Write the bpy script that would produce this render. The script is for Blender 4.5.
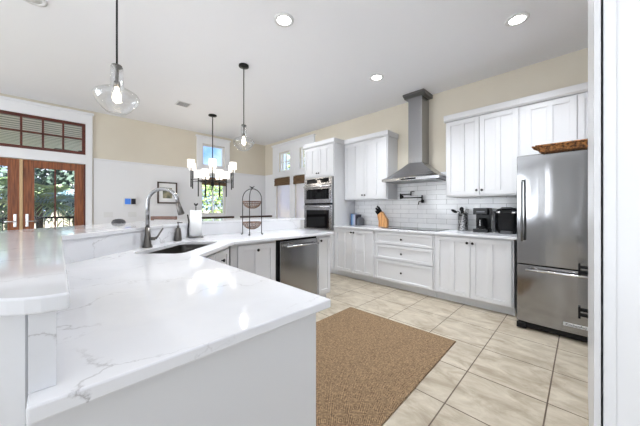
import bpy, bmesh, math, random
from mathutils import Vector, Matrix
random.seed(7)
for o in list(bpy.data.objects): bpy.data.objects.remove(o)
scene = bpy.context.scene
COL = scene.collection
PI = math.pi; S2 = 2**-0.5

# ---------------- camera ----------------
cd = bpy.data.cameras.new('camera'); cam = bpy.data.objects.new('camera', cd); COL.objects.link(cam)
cam.location = (0, 0, 1.23); cam.rotation_euler = (PI/2, 0, -PI/4)
cd.sensor_width = 36; cd.lens = 262/640*36; cd.shift_y = -4.5/640; cd.clip_start = 0.02
scene.camera = cam

# ---------------- world, sun, area lights, exposure ----------------
w = bpy.data.worlds.new('sky'); scene.world = w; w.use_nodes = True
nt = w.node_tree; nt.nodes.clear()
o_ = nt.nodes.new('ShaderNodeOutputWorld'); bg = nt.nodes.new('ShaderNodeBackground')
tc = nt.nodes.new('ShaderNodeTexCoord'); nz = nt.nodes.new('ShaderNodeTexNoise'); nz.inputs['Scale'].default_value = 5; nz.inputs['Detail'].default_value = 6
rp = nt.nodes.new('ShaderNodeValToRGB')
rp.color_ramp.elements[0].position = .42; rp.color_ramp.elements[0].color = (.14, .33, .75, 1)
rp.color_ramp.elements[1].position = .66; rp.color_ramp.elements[1].color = (.8, .88, 1, 1)
nt.links.new(tc.outputs['Generated'], nz.inputs['Vector']); nt.links.new(nz.outputs['Fac'], rp.inputs['Fac'])
nt.links.new(rp.outputs['Color'], bg.inputs['Color']); bg.inputs['Strength'].default_value = 1.0
nt.links.new(bg.outputs[0], o_.inputs[0])

sd = bpy.data.lights.new('sun', 'SUN'); sun = bpy.data.objects.new('sun', sd); COL.objects.link(sun)
sd.energy = 16.0; sd.angle = math.radians(2); sd.color = (1, .96, .9)
sun.rotation_euler = Vector((.45, .75, -1)).to_track_quat('-Z', 'Y').to_euler()

def area(name, loc, target, sx, sy, watts, color=(1, 1, 1)):
    ld = bpy.data.lights.new(name, 'AREA'); ld.shape = 'RECTANGLE'; ld.size = sx; ld.size_y = sy; ld.energy = watts; ld.color = color
    ob = bpy.data.objects.new(name, ld); COL.objects.link(ob); ob.location = loc
    ob.rotation_euler = (Vector(target)-Vector(loc)).to_track_quat('-Z', 'Y').to_euler(); return ob
area('daylight_west', (-5.3, -1.9, 1.4), (4, -1.2, 5.4), 1.7, 2.2, 30, (.86, .93, 1))  # added fill light in front of the closed west wall
area('daylight_west_narrow', (-5.3, 1.5, 1.4), (4, 1.5, 2.0), .13, 2.3, 8, (.9, .95, 1))  # added strip, shaped to reflect as a bright streak on the refrigerator
area('daylight_west_wide', (-5.3, 3.9, 1.4), (4, 3.0, 5.4), 3.2, 2.2, 92, (.87, .935, 1))  # wide unseen fill, added to brighten the room from the west
area('daylight_south', (-1.6, -2.9, 1.4), (-1.2, 4, 4.2), 5.5, 2.2, 12, (.87, .935, 1))  # added fill from behind the camera, no window in this wall
area('bounce_light', (-.9, -1.2, 1.0), (-.3, -.7, 6), 2.6, 1.6, 12, (.86, .93, 1))  # added upward fill that brightens the ceiling
scene.view_settings.view_transform = 'Standard'; scene.view_settings.look = 'None'
scene.view_settings.exposure = 1.0; scene.view_settings.gamma = 1.0
scene.view_settings.use_curve_mapping = False

# ---------------- materials ----------------
def srgb(r, g, b):
    f = lambda c: (c/255/12.92) if c/255 <= .04045 else ((c/255+.055)/1.055)**2.4
    return (f(r), f(g), f(b), 1)
def mat(name, col, rough=.5, metal=0, **k):
    m = bpy.data.materials.new(name); m.use_nodes = True
    b = m.node_tree.nodes['Principled BSDF']
    b.inputs['Base Color'].default_value = col if len(col) == 4 else (*col, 1)
    b.inputs['Roughness'].default_value = rough; b.inputs['Metallic'].default_value = metal
    for a, v in k.items(): b.inputs[a.replace('_', ' ')].default_value = v
    return m
def N(m, t): return m.node_tree.nodes.new(t)
def L(m, a, b): m.node_tree.links.new(a, b)
def B(m): return m.node_tree.nodes['Principled BSDF']
def objco(m, scale=(1, 1, 1), loc=(0, 0, 0)):
    t = N(m, 'ShaderNodeTexCoord'); mp = N(m, 'ShaderNodeMapping')
    mp.inputs['Scale'].default_value = scale; mp.inputs['Location'].default_value = loc
    L(m, t.outputs['Object'], mp.inputs['Vector']); return mp.outputs[0]
def noisy(m, c1, c2, scale, detail=4, sc=(1, 1, 1), lo=.35, hi=.65, bump=0):
    n = N(m, 'ShaderNodeTexNoise'); n.inputs['Scale'].default_value = scale; n.inputs['Detail'].default_value = detail
    L(m, objco(m, sc), n.inputs['Vector'])
    r = N(m, 'ShaderNodeValToRGB'); e = r.color_ramp.elements
    e[0].position = lo; e[0].color = c1; e[1].position = hi; e[1].color = c2
    L(m, n.outputs['Fac'], r.inputs['Fac']); L(m, r.outputs[0], B(m).inputs['Base Color'])
    if bump:
        bp = N(m, 'ShaderNodeBump'); bp.inputs['Strength'].default_value = bump; bp.inputs['Distance'].default_value = .01
        L(m, n.outputs['Fac'], bp.inputs['Height']); L(m, bp.outputs[0], B(m).inputs['Normal'])
    return m

M = {}
M['white'] = mat('white paint', srgb(234, 234, 236), .38)
M['cab'] = mat('cabinet paint', srgb(219, 219, 221), .35)
M['ceil'] = noisy(mat('ceiling paint', srgb(228, 229, 233), .8), srgb(243, 244, 248), srgb(246, 247, 250), .4)
M['beige'] = noisy(mat('beige paint', srgb(212, 201, 180), .75), srgb(217, 208, 191), srgb(221, 213, 197), 1.2)
M['black'] = mat('black metal', (.015, .015, .016), .35, .6)
M['knob'] = mat('dark knob metal', (.03, .028, .027), .3, .9)
M['bplastic'] = mat('black plastic', (.008, .008, .009), .24, 0, Specular_IOR_Level=.22)
M['darkgrey'] = mat('dark grey plastic', (.05, .05, .055), .4)
M['grey'] = mat('grey board', srgb(95, 98, 104), .5)
M['blackglass'] = mat('black glass', (.004, .004, .005), .06, 0, Specular_IOR_Level=.22)
M['chrome'] = mat('bright steel', (.75, .75, .76), .18, 1)
M['steel'] = mat('brushed stainless steel', (.36, .36, .37), .22, 1)
m = M['steel']
n = N(m, 'ShaderNodeTexNoise'); n.inputs['Scale'].default_value = 1; n.inputs['Detail'].default_value = 3
L(m, objco(m, (400, 400, 3)), n.inputs['Vector'])
bp = N(m, 'ShaderNodeBump'); bp.inputs['Strength'].default_value = .06; bp.inputs['Distance'].default_value = .001
n2 = N(m, 'ShaderNodeTexNoise'); n2.inputs['Scale'].default_value = 1; n2.inputs['Detail'].default_value = 0
L(m, objco(m, (5, 5, 2.2)), n2.inputs['Vector'])
bp2 = N(m, 'ShaderNodeBump'); bp2.inputs['Strength'].default_value = .25; bp2.inputs['Distance'].default_value = .02
L(m, n2.outputs['Fac'], bp2.inputs['Height']); L(m, bp2.outputs[0], bp.inputs['Normal'])
L(m, n.outputs['Fac'], bp.inputs['Height']); L(m, bp.outputs[0], B(m).inputs['Normal'])
M['fridge'] = M['steel'].copy(); M['fridge'].name = 'refrigerator steel'; B(M['fridge']).inputs['Roughness'].default_value = .12; B(M['fridge']).inputs['Base Color'].default_value = (.33, .33, .335, 1)
M['darksteel'] = mat('dark stainless steel', (.2, .2, .2), .3, 1)
M['sinksteel'] = mat('sink steel', (.3, .29, .28), .28, 1)
M['bronze'] = mat('gunmetal', (.17, .16, .15), .3, 1)
M['brass'] = mat('pale brass strip', srgb(200, 170, 130), .4, .4)
M['redwood'] = noisy(mat('reddish stained wood', (.2, .05, .02), .3), srgb(104, 54, 26), srgb(152, 88, 48), 3, 6, (18, 18, 1.2))
M['darkred'] = noisy(mat('dark red wood', (.1, .03, .02), .35), srgb(74, 28, 20), srgb(98, 40, 28), 3, 5, (2, 14, 14))
M['darkwood'] = noisy(mat('dark brown wood', (.06, .03, .02), .4), srgb(48, 34, 28), srgb(72, 48, 36), 4, 5, (3, 12, 12))
M['brownwood'] = noisy(mat('mid brown wood', (.1, .05, .03), .4), srgb(98, 58, 44), srgb(122, 78, 60), 4, 5, (3, 12, 12))
M['blockwood'] = noisy(mat('honey wood', (.4, .2, .1), .45), srgb(168, 112, 62), srgb(214, 160, 100), 5, 5, (14, 14, 1.5))
M['shade_woven'] = noisy(mat('woven blind', (.2, .14, .1), .9), srgb(84, 62, 44), srgb(120, 94, 66), 6, 4, (1, 1, 30), bump=.4)
M['wicker'] = noisy(mat('rattan', (.2, .1, .05), .7), srgb(62, 34, 16), srgb(176, 118, 62), 60, 3, bump=.8)
M['wirewicker'] = noisy(mat('brown wire basket', (.2, .1, .05), .7), srgb(88, 66, 54), srgb(150, 118, 98), 50, 3)
M['paper'] = mat('paper towel', srgb(244, 244, 244), .9)
M['soft'] = mat('off white plate', srgb(226, 226, 226), .5)
M['blue'] = mat('blue cover', srgb(70, 110, 160), .5)
M['paleblue'] = mat('pale blue cover', srgb(150, 180, 205), .5)
M['lilac'] = mat('lilac cover', srgb(188, 186, 205), .5)
M['navy'] = mat('near black cover', srgb(28, 26, 40), .5)
M['lawn'] = noisy(mat('lawn', (.1, .2, .05), .9), srgb(128, 122, 104), srgb(158, 150, 130), 2, 6)
M['leaf'] = noisy(mat('palm leaf', (.1, .2, .08), .45), srgb(90, 120, 70), srgb(196, 214, 160), 3, 3)
M['leafblue'] = noisy(mat('blue green palm leaf', (.1, .2, .2), .4), srgb(110, 150, 165), srgb(214, 234, 240), 3, 3)
M['leaftree'] = noisy(mat('tree leaf', (.1, .2, .08), .6), srgb(58, 84, 40), srgb(128, 152, 88), 3, 3)
M['trunk'] = noisy(mat('bark', (.1, .07, .05), .9), srgb(70, 58, 48), srgb(120, 102, 84), 6, 4, bump=.5)
M['deck'] = noisy(mat('deck boards', (.2, .18, .16), .7), srgb(170, 162, 154), srgb(196, 188, 178), 3, 3, (1, 12, 1))
M['hedge'] = noisy(mat('dark hedge leaf', (.03, .05, .03), .8), srgb(34, 50, 44), srgb(76, 98, 84), 6, 5)

# porch ceiling boards
m = M['porch'] = mat('porch boards', srgb(150, 150, 150), .6)
wv = N(m, 'ShaderNodeTexWave'); wv.bands_direction = 'Y'; wv.inputs['Scale'].default_value = 1.6; wv.inputs['Distortion'].default_value = .3
L(m, objco(m), wv.inputs['Vector']); r = N(m, 'ShaderNodeValToRGB')
r.color_ramp.elements[0].color = srgb(120, 122, 124); r.color_ramp.elements[0].position = .05
r.color_ramp.elements[1].color = srgb(225, 224, 222); r.color_ramp.elements[1].position = .5
L(m, wv.outputs['Fac'], r.inputs['Fac']); L(m, r.outputs[0], B(m).inputs['Base Color'])

# marble
def marble():
    m = mat('white quartz with grey veins', srgb(238, 239, 241), .07, 0, Specular_IOR_Level=.4)
    co = objco(m)
    n = N(m, 'ShaderNodeTexNoise'); n.inputs['Scale'].default_value = 2.4; n.inputs['Detail'].default_value = 10; n.inputs['Roughness'].default_value = .6
    L(m, co, n.inputs['Vector'])
    ad = N(m, 'ShaderNodeVectorMath'); ad.operation = 'SCALE'; ad.inputs['Scale'].default_value = .5
    L(m, n.outputs['Color'], ad.inputs[0])
    a2 = N(m, 'ShaderNodeVectorMath'); a2.operation = 'ADD'; L(m, co, a2.inputs[0]); L(m, ad.outputs[0], a2.inputs[1])
    st = N(m, 'ShaderNodeMapping'); st.inputs['Rotation'].default_value = (0, 0, .6); st.inputs['Scale'].default_value = (.75, 1.9, 1.2)
    L(m, a2.outputs[0], st.inputs['Vector'])
    v = N(m, 'ShaderNodeTexVoronoi'); v.feature = 'DISTANCE_TO_EDGE'; v.inputs['Scale'].default_value = 1.45
    L(m, st.outputs[0], v.inputs['Vector'])
    r = N(m, 'ShaderNodeValToRGB'); e = r.color_ramp.elements
    e[0].position = 0; e[0].color = (1, 1, 1, 1); e[1].position = .009; e[1].color = (0, 0, 0, 1)
    k = e.new(.003); k.color = (.45, .45, .45, 1)
    L(m, v.outputs['Distance'], r.inputs['Fac'])
    n3 = N(m, 'ShaderNodeTexNoise'); n3.inputs['Scale'].default_value = 2.6; n3.inputs['Detail'].default_value = 3
    L(m, co, n3.inputs['Vector'])
    r3 = N(m, 'ShaderNodeValToRGB'); r3.color_ramp.elements[0].position = .42; r3.color_ramp.elements[1].position = .62
    L(m, n3.outputs['Fac'], r3.inputs['Fac'])
    mu = N(m, 'ShaderNodeMath'); mu.operation = 'MULTIPLY'; L(m, r.outputs[0], mu.inputs[0]); L(m, r3.outputs[0], mu.inputs[1])
    n4 = N(m, 'ShaderNodeTexNoise'); n4.inputs['Scale'].default_value = 1.3; n4.inputs['Detail'].default_value = 5
    L(m, a2.outputs[0], n4.inputs['Vector'])
    base = N(m, 'ShaderNodeValToRGB'); be = base.color_ramp.elements
    be[0].position = .3; be[0].color = srgb(214, 215, 219); be[1].position = .6; be[1].color = srgb(230, 230, 233)
    L(m, n4.outputs['Fac'], base.inputs['Fac'])
    mx = N(m, 'ShaderNodeMix'); mx.data_type = 'RGBA'
    L(m, mu.outputs[0], mx.inputs['Factor']); L(m, base.outputs[0], mx.inputs['A']); mx.inputs['B'].default_value = srgb(165, 162, 163)
    L(m, mx.outputs['Result'], B(m).inputs['Base Color'])
    return m
M['marble'] = marble()

# floor tile
def tiles(name, bw, bh, loc, mortar, cm, c1, c2, offset, axes='xy', rough=.35, bump=.4):
    m = mat(name, c1, rough)
    t = N(m, 'ShaderNodeTexCoord'); sp = N(m, 'ShaderNodeSeparateXYZ'); cb = N(m, 'ShaderNodeCombineXYZ')
    L(m, t.outputs['Object'], sp.inputs[0])
    L(m, sp.outputs['XYZ'.index(axes[0].upper())], cb.inputs[0]); L(m, sp.outputs['XYZ'.index(axes[1].upper())], cb.inputs[1])
    mp = N(m, 'ShaderNodeMapping'); mp.inputs['Location'].default_value = loc; L(m, cb.outputs[0], mp.inputs['Vector'])
    b = N(m, 'ShaderNodeTexBrick'); b.offset = offset; b.inputs['Scale'].default_value = 1
    b.inputs['Brick Width'].default_value = bw; b.inputs['Row Height'].default_value = bh
    b.inputs['Mortar Size'].default_value = mortar; b.inputs['Mortar Smooth'].default_value = .1
    L(m, mp.outputs[0], b.inputs['Vector'])
    n = N(m, 'ShaderNodeTexNoise'); n.inputs['Scale'].default_value = 5; n.inputs['Detail'].default_value = 8; n.inputs['Roughness'].default_value = .65
    n.inputs['Distortion'].default_value = .6
    st = N(m, 'ShaderNodeMapping'); st.inputs['Scale'].default_value = (1.6, .8, 1); L(m, cb.outputs[0], st.inputs['Vector']); L(m, st.outputs[0], n.inputs['Vector'])
    r = N(m, 'ShaderNodeValToRGB'); r.color_ramp.elements[0].position = .32; r.color_ramp.elements[0].color = c1
    r.color_ramp.elements[1].position = .66; r.color_ramp.elements[1].color = c2
    L(m, n.outputs['Fac'], r.inputs['Fac'])
    L(m, r.outputs[0], b.inputs['Color1']); L(m, r.outputs[0], b.inputs['Color2']); b.inputs['Mortar'].default_value = cm
    L(m, b.outputs['Color'], B(m).inputs['Base Color'])
    bp = N(m, 'ShaderNodeBump'); bp.invert = True; bp.inputs['Strength'].default_value = bump; bp.inputs['Distance'].default_value = .003
    L(m, b.outputs['Fac'], bp.inputs['Height']); L(m, bp.outputs[0], B(m).inputs['Normal'])
    return m
M['floor'] = tiles('beige stone floor tile', .458, .458, (-2.185, -.155, 0), .0042, srgb(92, 76, 62), srgb(150, 136, 116), srgb(197, 187, 169), 0)
M['subway'] = tiles('white subway tile', .305, .0765, (.05, -.914, 0), .0022, srgb(176, 176, 176), srgb(238, 239, 241), srgb(246, 246, 247), .5, 'yz', .12, .6)

# rug
m = M['rug'] = mat('woven jute', srgb(150, 120, 88), .95)
t = N(m, 'ShaderNodeTexCoord'); sp = N(m, 'ShaderNodeSeparateXYZ'); L(m, t.outputs['Object'], sp.inputs[0])
def mth(op, a, b=None):
    q = N(m, 'ShaderNodeMath'); q.operation = op
    for i, v in enumerate((a, b)):
        if v is None: continue
        if isinstance(v, (int, float)): q.inputs[i].default_value = v
        else: L(m, v, q.inputs[i])
    return q.outputs[0]
px_ = mth('PINGPONG', sp.outputs[0], .07); py_ = mth('PINGPONG', sp.outputs[1], .07)
dm = mth('ADD', px_, py_)                                   # diamonds
st_ = mth('SINE', mth('MULTIPLY', dm, 420))                 # concentric ribs
n = N(m, 'ShaderNodeTexNoise'); n.inputs['Scale'].default_value = 70; n.inputs['Detail'].default_value = 4
L(m, t.outputs['Object'], n.inputs['Vector'])
h_ = mth('ADD', mth('MULTIPLY', st_, .22), n.outputs['Fac'])
r = N(m, 'ShaderNodeValToRGB'); r.color_ramp.elements[0].position = .25; r.color_ramp.elements[0].color = srgb(84, 62, 43)
r.color_ramp.elements[1].position = .8; r.color_ramp.elements[1].color = srgb(168, 140, 106)
L(m, h_, r.inputs['Fac']); L(m, r.outputs[0], B(m).inputs['Base Color'])
bp = N(m, 'ShaderNodeBump'); bp.inputs['Strength'].default_value = .6; bp.inputs['Distance'].default_value = .006
L(m, h_, bp.inputs['Height']); L(m, bp.outputs[0], B(m).inputs['Normal'])

# embossed crock
m = M['crock'] = mat('embossed silver', (.35, .35, .36), .3, .8)
v = N(m, 'ShaderNodeTexVoronoi'); v.inputs['Scale'].default_value = 55; L(m, objco(m), v.inputs['Vector'])
r = N(m, 'ShaderNodeValToRGB'); r.color_ramp.elements[0].color = (.8, .8, .81, 1); r.color_ramp.elements[1].color = (.05, .05, .055, 1); r.color_ramp.elements[1].position = .7
L(m, v.outputs['Distance'], r.inputs['Fac']); L(m, r.outputs[0], B(m).inputs['Base Color'])

def glass(name, base, edge, tint=(1, 1, 1, 1)):
    m = bpy.data.materials.new(name); m.use_nodes = True; t = m.node_tree; t.nodes.clear()
    o = t.nodes.new('ShaderNodeOutputMaterial'); mx = t.nodes.new('ShaderNodeMixShader')
    tr = t.nodes.new('ShaderNodeBsdfTransparent'); tr.inputs[0].default_value = tint
    gl = t.nodes.new('ShaderNodeBsdfGlossy'); gl.inputs['Roughness'].default_value = .02
    lw = t.nodes.new('ShaderNodeLayerWeight'); lw.inputs[0].default_value = .35
    mr = t.nodes.new('ShaderNodeMapRange'); mr.inputs['To Min'].default_value = base; mr.inputs['To Max'].default_value = edge
    t.links.new(lw.outputs['Facing'], mr.inputs['Value']); t.links.new(mr.outputs[0], mx.inputs[0])
    t.links.new(tr.outputs[0], mx.inputs[1]); t.links.new(gl.outputs[0], mx.inputs[2]); t.links.new(mx.outputs[0], o.inputs[0])
    return m
M['pane'] = glass('window glass', .015, .05)
M['clear'] = glass('clear pendant glass', .06, .62, (.96, .97, .98, 1))
def emit(name, col, s):
    m = bpy.data.materials.new(name); m.use_nodes = True; b = m.node_tree.nodes['Principled BSDF']
    b.inputs['Base Color'].default_value = col; b.inputs['Emission Color'].default_value = col; b.inputs['Emission Strength'].default_value = s
    return m
M['bulb'] = emit('glowing bulb', (1, .85, .62, 1), 5)
M['dimbulb'] = emit('bulb in shade', (1, .9, .75, 1), 1.2)
M['downlight'] = emit('downlight lens', (1, .98, .95, 1), 12)
M['lampshade'] = emit('lit white shade', (1, .95, .88, 1), .5)
M['screen'] = emit('blue screen', srgb(60, 110, 190), .35)
m = M['sheer'] = bpy.data.materials.new('lavender sheer'); m.use_nodes = True; t = m.node_tree; t.nodes.clear()
o = t.nodes.new('ShaderNodeOutputMaterial'); mx = t.nodes.new('ShaderNodeMixShader'); mx.inputs[0].default_value = .88
tr = t.nodes.new('ShaderNodeBsdfTransparent'); tl = t.nodes.new('ShaderNodeBsdfTranslucent'); df = t.nodes.new('ShaderNodeBsdfDiffuse'); ad = t.nodes.new('ShaderNodeMixShader')
for q in (tl, df): q.inputs[0].default_value = srgb(216, 208, 214)
t.links.new(tl.outputs[0], ad.inputs[1]); t.links.new(df.outputs[0], ad.inputs[2])
t.links.new(tr.outputs[0], mx.inputs[1]); t.links.new(ad.outputs[0], mx.inputs[2]); t.links.new(mx.outputs[0], o.inputs[0])

# ---------------- mesh helpers ----------------
class MB:
    def __init__(s): s.v = []; s.f = []; s.smooth = []
    def add(s, vs, fs, sm=False):
        n = len(s.v); s.v += [tuple(v) for v in vs]
        for f in fs: s.f.append(tuple(i+n for i in f)); s.smooth.append(sm)
        return s
    def box(s, x0, x1, y0, y1, z0, z1):
        x0, x1 = min(x0, x1), max(x0, x1); y0, y1 = min(y0, y1), max(y0, y1)
        v = [(x0, y0, z0), (x1, y0, z0), (x1, y1, z0), (x0, y1, z0), (x0, y0, z1), (x1, y0, z1), (x1, y1, z1), (x0, y1, z1)]
        return s.add(v, [(0, 3, 2, 1), (4, 5, 6, 7), (0, 1, 5, 4), (1, 2, 6, 5), (2, 3, 7, 6), (3, 0, 4, 7)])
    def prism(s, poly, z0, z1, axis='z'):
        a = sum(poly[i][0]*poly[(i+1) % len(poly)][1]-poly[(i+1) % len(poly)][0]*poly[i][1] for i in range(len(poly)))
        if a < 0: poly = poly[::-1]
        n = len(poly)
        def P(p, h):
            if axis == 'z': return (p[0], p[1], h)
            if axis == 'y': return (p[0], h, p[1])
            return (h, p[0], p[1])
        v = [P(p, z0) for p in poly]+[P(p, z1) for p in poly]
        fs = [tuple(reversed(range(n))), tuple(range(n, 2*n))]+[(i, (i+1) % n, (i+1) % n+n, i+n) for i in range(n)]
        if axis == 'y': fs = [tuple(reversed(f)) for f in fs]
        return s.add(v, fs)
    def tube(s, pts, r, seg=10, caps=True):
        pts = [Vector(p) for p in pts]; rs = r if isinstance(r, (list, tuple)) else [r]*len(pts)
        vs = []; up = None
        for i, p in enumerate(pts):
            d = (pts[min(i+1, len(pts)-1)]-pts[max(i-1, 0)]).normalized()
            if up is None:
                up = Vector((0, 0, 1)) if abs(d.z) < .9 else Vector((1, 0, 0))
            a = d.cross(up).normalized(); b = a.cross(d).normalized(); up = b
            for k in range(seg):
                t = 2*PI*k/seg; vs.append(p+(a*math.cos(t)+b*math.sin(t))*rs[i])
        fs = []
        for i in range(len(pts)-1):
            for k in range(seg):
                k2 = (k+1) % seg; fs.append((i*seg+k, i*seg+k2, (i+1)*seg+k2, (i+1)*seg+k))
        s.add(vs, fs, True)
        if caps:
            n = len(s.v)-len(vs)
            s.f.append(tuple(reversed([n+k for k in range(seg)]))); s.smooth.append(False)
            s.f.append(tuple(n+(len(pts)-1)*seg+k for k in range(seg))); s.smooth.append(False)
        return s
    def lathe(s, prof, c=(0, 0, 0), seg=24, sm=True):
        vs = []
        for r, z in prof:
            for k in range(seg):
                t = 2*PI*k/seg; vs.append((c[0]+r*math.cos(t), c[1]+r*math.sin(t), c[2]+z))
        fs = [(i*seg+k, i*seg+(k+1) % seg, (i+1)*seg+(k+1) % seg, (i+1)*seg+k) for i in range(len(prof)-1) for k in range(seg)]
        return s.add(vs, fs, sm)
    def build(s, name, m, parent=None, bevel=0, loc=None, rot=None, label=None):
        me = bpy.data.meshes.new(name); me.from_pydata(s.v, [], s.f); me.update()
        for p, q in zip(me.polygons, s.smooth): p.use_smooth = q
        bm = bmesh.new(); bm.from_mesh(me); bmesh.ops.recalc_face_normals(bm, faces=bm.faces); bm.to_mesh(me); bm.free()
        me.materials.append(m)
        o = bpy.data.objects.new(name, me); COL.objects.link(o)
        if parent: o.parent = parent
        if loc: o.location = loc
        if rot: o.rotation_euler = rot
        if label: o['label'] = label
        if bevel:
            b = o.modifiers.new('bevel', 'BEVEL'); b.width = bevel; b.segments = 2; b.limit_method = 'ANGLE'; b.angle_limit = math.radians(40)
        return o
def box(*a): return MB().box(*a)
def tag(o, label, cat, group=None):
    o['label'] = label; o['category'] = cat
    if group: o['group'] = group
    return o
def thing(name, label, cat, loc=(0, 0, 0), rz=0, group=None):
    o = bpy.data.objects.new(name, None); COL.objects.link(o); o.location = loc; o.rotation_euler = (0, 0, rz); o.empty_display_size = .1
    return tag(o, label, cat, group)
def struct(o): o['kind'] = 'structure'; return o
def copy_tree(o, parent=None):
    c = o.copy(); COL.objects.link(c)
    if parent: c.parent = parent
    for ch in [x for x in bpy.data.objects if x.parent == o]: copy_tree(ch, c)
    return c

# ---------------- the setting ----------------
CH = 3.05; WX = 4.24; WY = 6.49; XL = -6.0; YS = -3.3
struct(box(XL, WX, YS, WY, -.1, 0).build('floor', M['floor']))
struct(box(XL-.1, WX+.15, YS-.1, WY+.15, CH, CH+.12).build('ceiling', M['ceil']))
def wall_with_holes(axis, p0, p1, a0, a1, holes, z0, z1, mb):
    """axis 'x': wall spans X (a0..a1), thickness p0..p1 in Y. holes (a,b,z,z)"""
    xs = sorted({a0, a1}|{h[0] for h in holes}|{h[1] for h in holes}); xs = [x for x in xs if a0 <= x <= a1]
    for u, v in zip(xs, xs[1:]):
        zs = [z0]; c = (u+v)/2
        for h in sorted([h for h in holes if h[0] < c < h[1]], key=lambda h: h[2]):
            if h[2] > zs[-1]: seg = (zs[-1], h[2]); (mb.box(u, v, p0, p1, *seg) if axis == 'x' else mb.box(p0, p1, u, v, *seg))
            zs.append(h[3])
        if zs[-1] < z1: (mb.box(u, v, p0, p1, zs[-1], z1) if axis == 'x' else mb.box(p0, p1, u, v, zs[-1], z1))
    return mb
DOOR = (-1.21, .36, 0, 2.045); TRANS = (-1.21, .36, 2.215, 2.785)
NWIN = (2.44, 3.04, 1.08, 2.06); NTR = (2.46, 3.02, 2.27, 2.80)
RW1 = (5.31, 5.93, .95, 2.06); RW2 = (4.50, 5.12, .95, 2.06); RT1 = (5.31, 5.80, 2.21, 2.73); RT2 = (4.46, 4.95, 2.21, 2.73)
struct(wall_with_holes('x', WY, WY+.15, XL, WX+.15, [DOOR, TRANS, NWIN, NTR], 0, CH, MB()).build('wall_north', M['beige']))
struct(wall_with_holes('y', WX, WX+.15, YS, WY, [RW1, RW2, RT1, RT2], 0, CH, MB()).build('wall_east', M['beige']))
struct(box(XL-.1, XL, YS, WY, 0, CH).build('wall_west', M['white']))
struct(box(XL, WX, YS-.1, YS, 0, CH).build('wall_south', M['white']))

# wainscot boards (setting trim), with a cap
def trim(n, mb, bevel=.002, m=None): return struct(mb.build('trim_%d' % n, m or M['white'], bevel=bevel))
wn = MB()
wall_with_holes('x', WY-.015, WY-.0005, .47, WX, [NWIN], 0, 2.15, wn)
wn.box(.47, WX, WY-.03, WY-.0005, 2.15, 2.175)
for x in (1.0, 1.6, 2.2, 3.4, 4.0): wn.box(x, x+.004, WY-.0175, WY-.0152, .14, 2.12)
trim(1, wn)
we = MB()
we.box(WX-.015, WX-.0005, 6.07, WY-.03, 0, 2.15); we.box(WX-.03, WX-.0005, 6.07, WY-.03, 2.15, 2.175)
trim(2, we)
# east window surround: one tall white panel
es = MB(); wall_with_holes('y', WX-.03, WX-.0005, 4.40, 6.07, [RW1, RW2, RT1, RT2], 0, 2.92, es)
es.box(WX-.055, WX-.0005, 4.38, 6.09, 2.92, 2.96)
trim(3, es)
# french door surround
fs = MB(); wall_with_holes('x', WY-.03, WY-.0005, -1.36, .455, [DOOR, TRANS], 0, 2.96, fs)
fs.box(-1.39, .475, WY-.05, WY-.0005, 2.96, 3.0)
trim(4, fs)
# north window surround
nw = MB(); wall_with_holes('x', WY-.035, WY-.0005, 2.33, 3.15, [NWIN, NTR], .95, 2.95, nw)
nw.box(2.31, 3.17, WY-.055, WY-.0005, 2.95, 2.985)
trim(5, nw)
struct(MB().box(.47, WX-.02, WY-.03, WY-.016, 0, .14).build('baseboard_north', M['white'], bevel=.003))
struct(box(WX-.03, WX-.016, 6.08, WY-.035, 0, .14).build('baseboard_east', M['white'], bevel=.003))

# windows
def window(n, axis, p, h, nx, nz_, frame, m, bar=.022, zbars=None):
    """frame bars inside a hole h, set back at depth p"""
    a0, a1, z0, z1 = h; mb = MB(); q = (p, p+.04)
    def bx(u, v, z, w): mb.box(u, v, *q, z, w) if axis == 'x' else mb.box(*q, u, v, z, w)
    bx(a0+.002, a0+frame, z0+.002, z1-.002); bx(a1-frame, a1-.002, z0+.002, z1-.002); bx(a0+frame, a1-frame, z0+.002, z0+frame); bx(a0+frame, a1-frame, z1-frame, z1-.002)
    for i in range(1, nx):
        c = a0+frame+(a1-a0-2*frame)*i/nx; bx(c-bar/2, c+bar/2, z0+frame, z1-frame)
    for i in range(1, nz_):
        c = z0+frame+(z1-z0-2*frame)*i/nz_; bx(a0+frame, a1-frame, c-bar/2, c+bar/2)
    o = struct(mb.build('window_%d' % n, m, bevel=.002))
    g = MB(); e = (p+.018, p+.022)
    g.box(a0+.01, a1-.01, *e, z0+.01, z1-.01) if axis == 'x' else g.box(*e, a0+.01, a1-.01, z0+.01, z1-.01)
    g.build('pane', M['pane'], o)
    return o
window(1, 'x', WY+.03, NTR, 1, 1, .04, M['white'])
window(2, 'x', WY+.03, NWIN, 2, 1, .035, M['white'])
window(3, 'y', WX+.03, RT1, 2, 2, .04, M['white'])
window(4, 'y', WX+.03, RT2, 2, 2, .04, M['white'])
window(5, 'y', WX+.03, RW1, 1, 1, .035, M['white'])
window(6, 'y', WX+.03, RW2, 1, 1, .035, M['white'])
# transom over the french doors: 6 x 2 panes of dark red wood
window(7, 'x', WY-.02, TRANS, 6, 2, .05, M['darkred'], .026)

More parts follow.
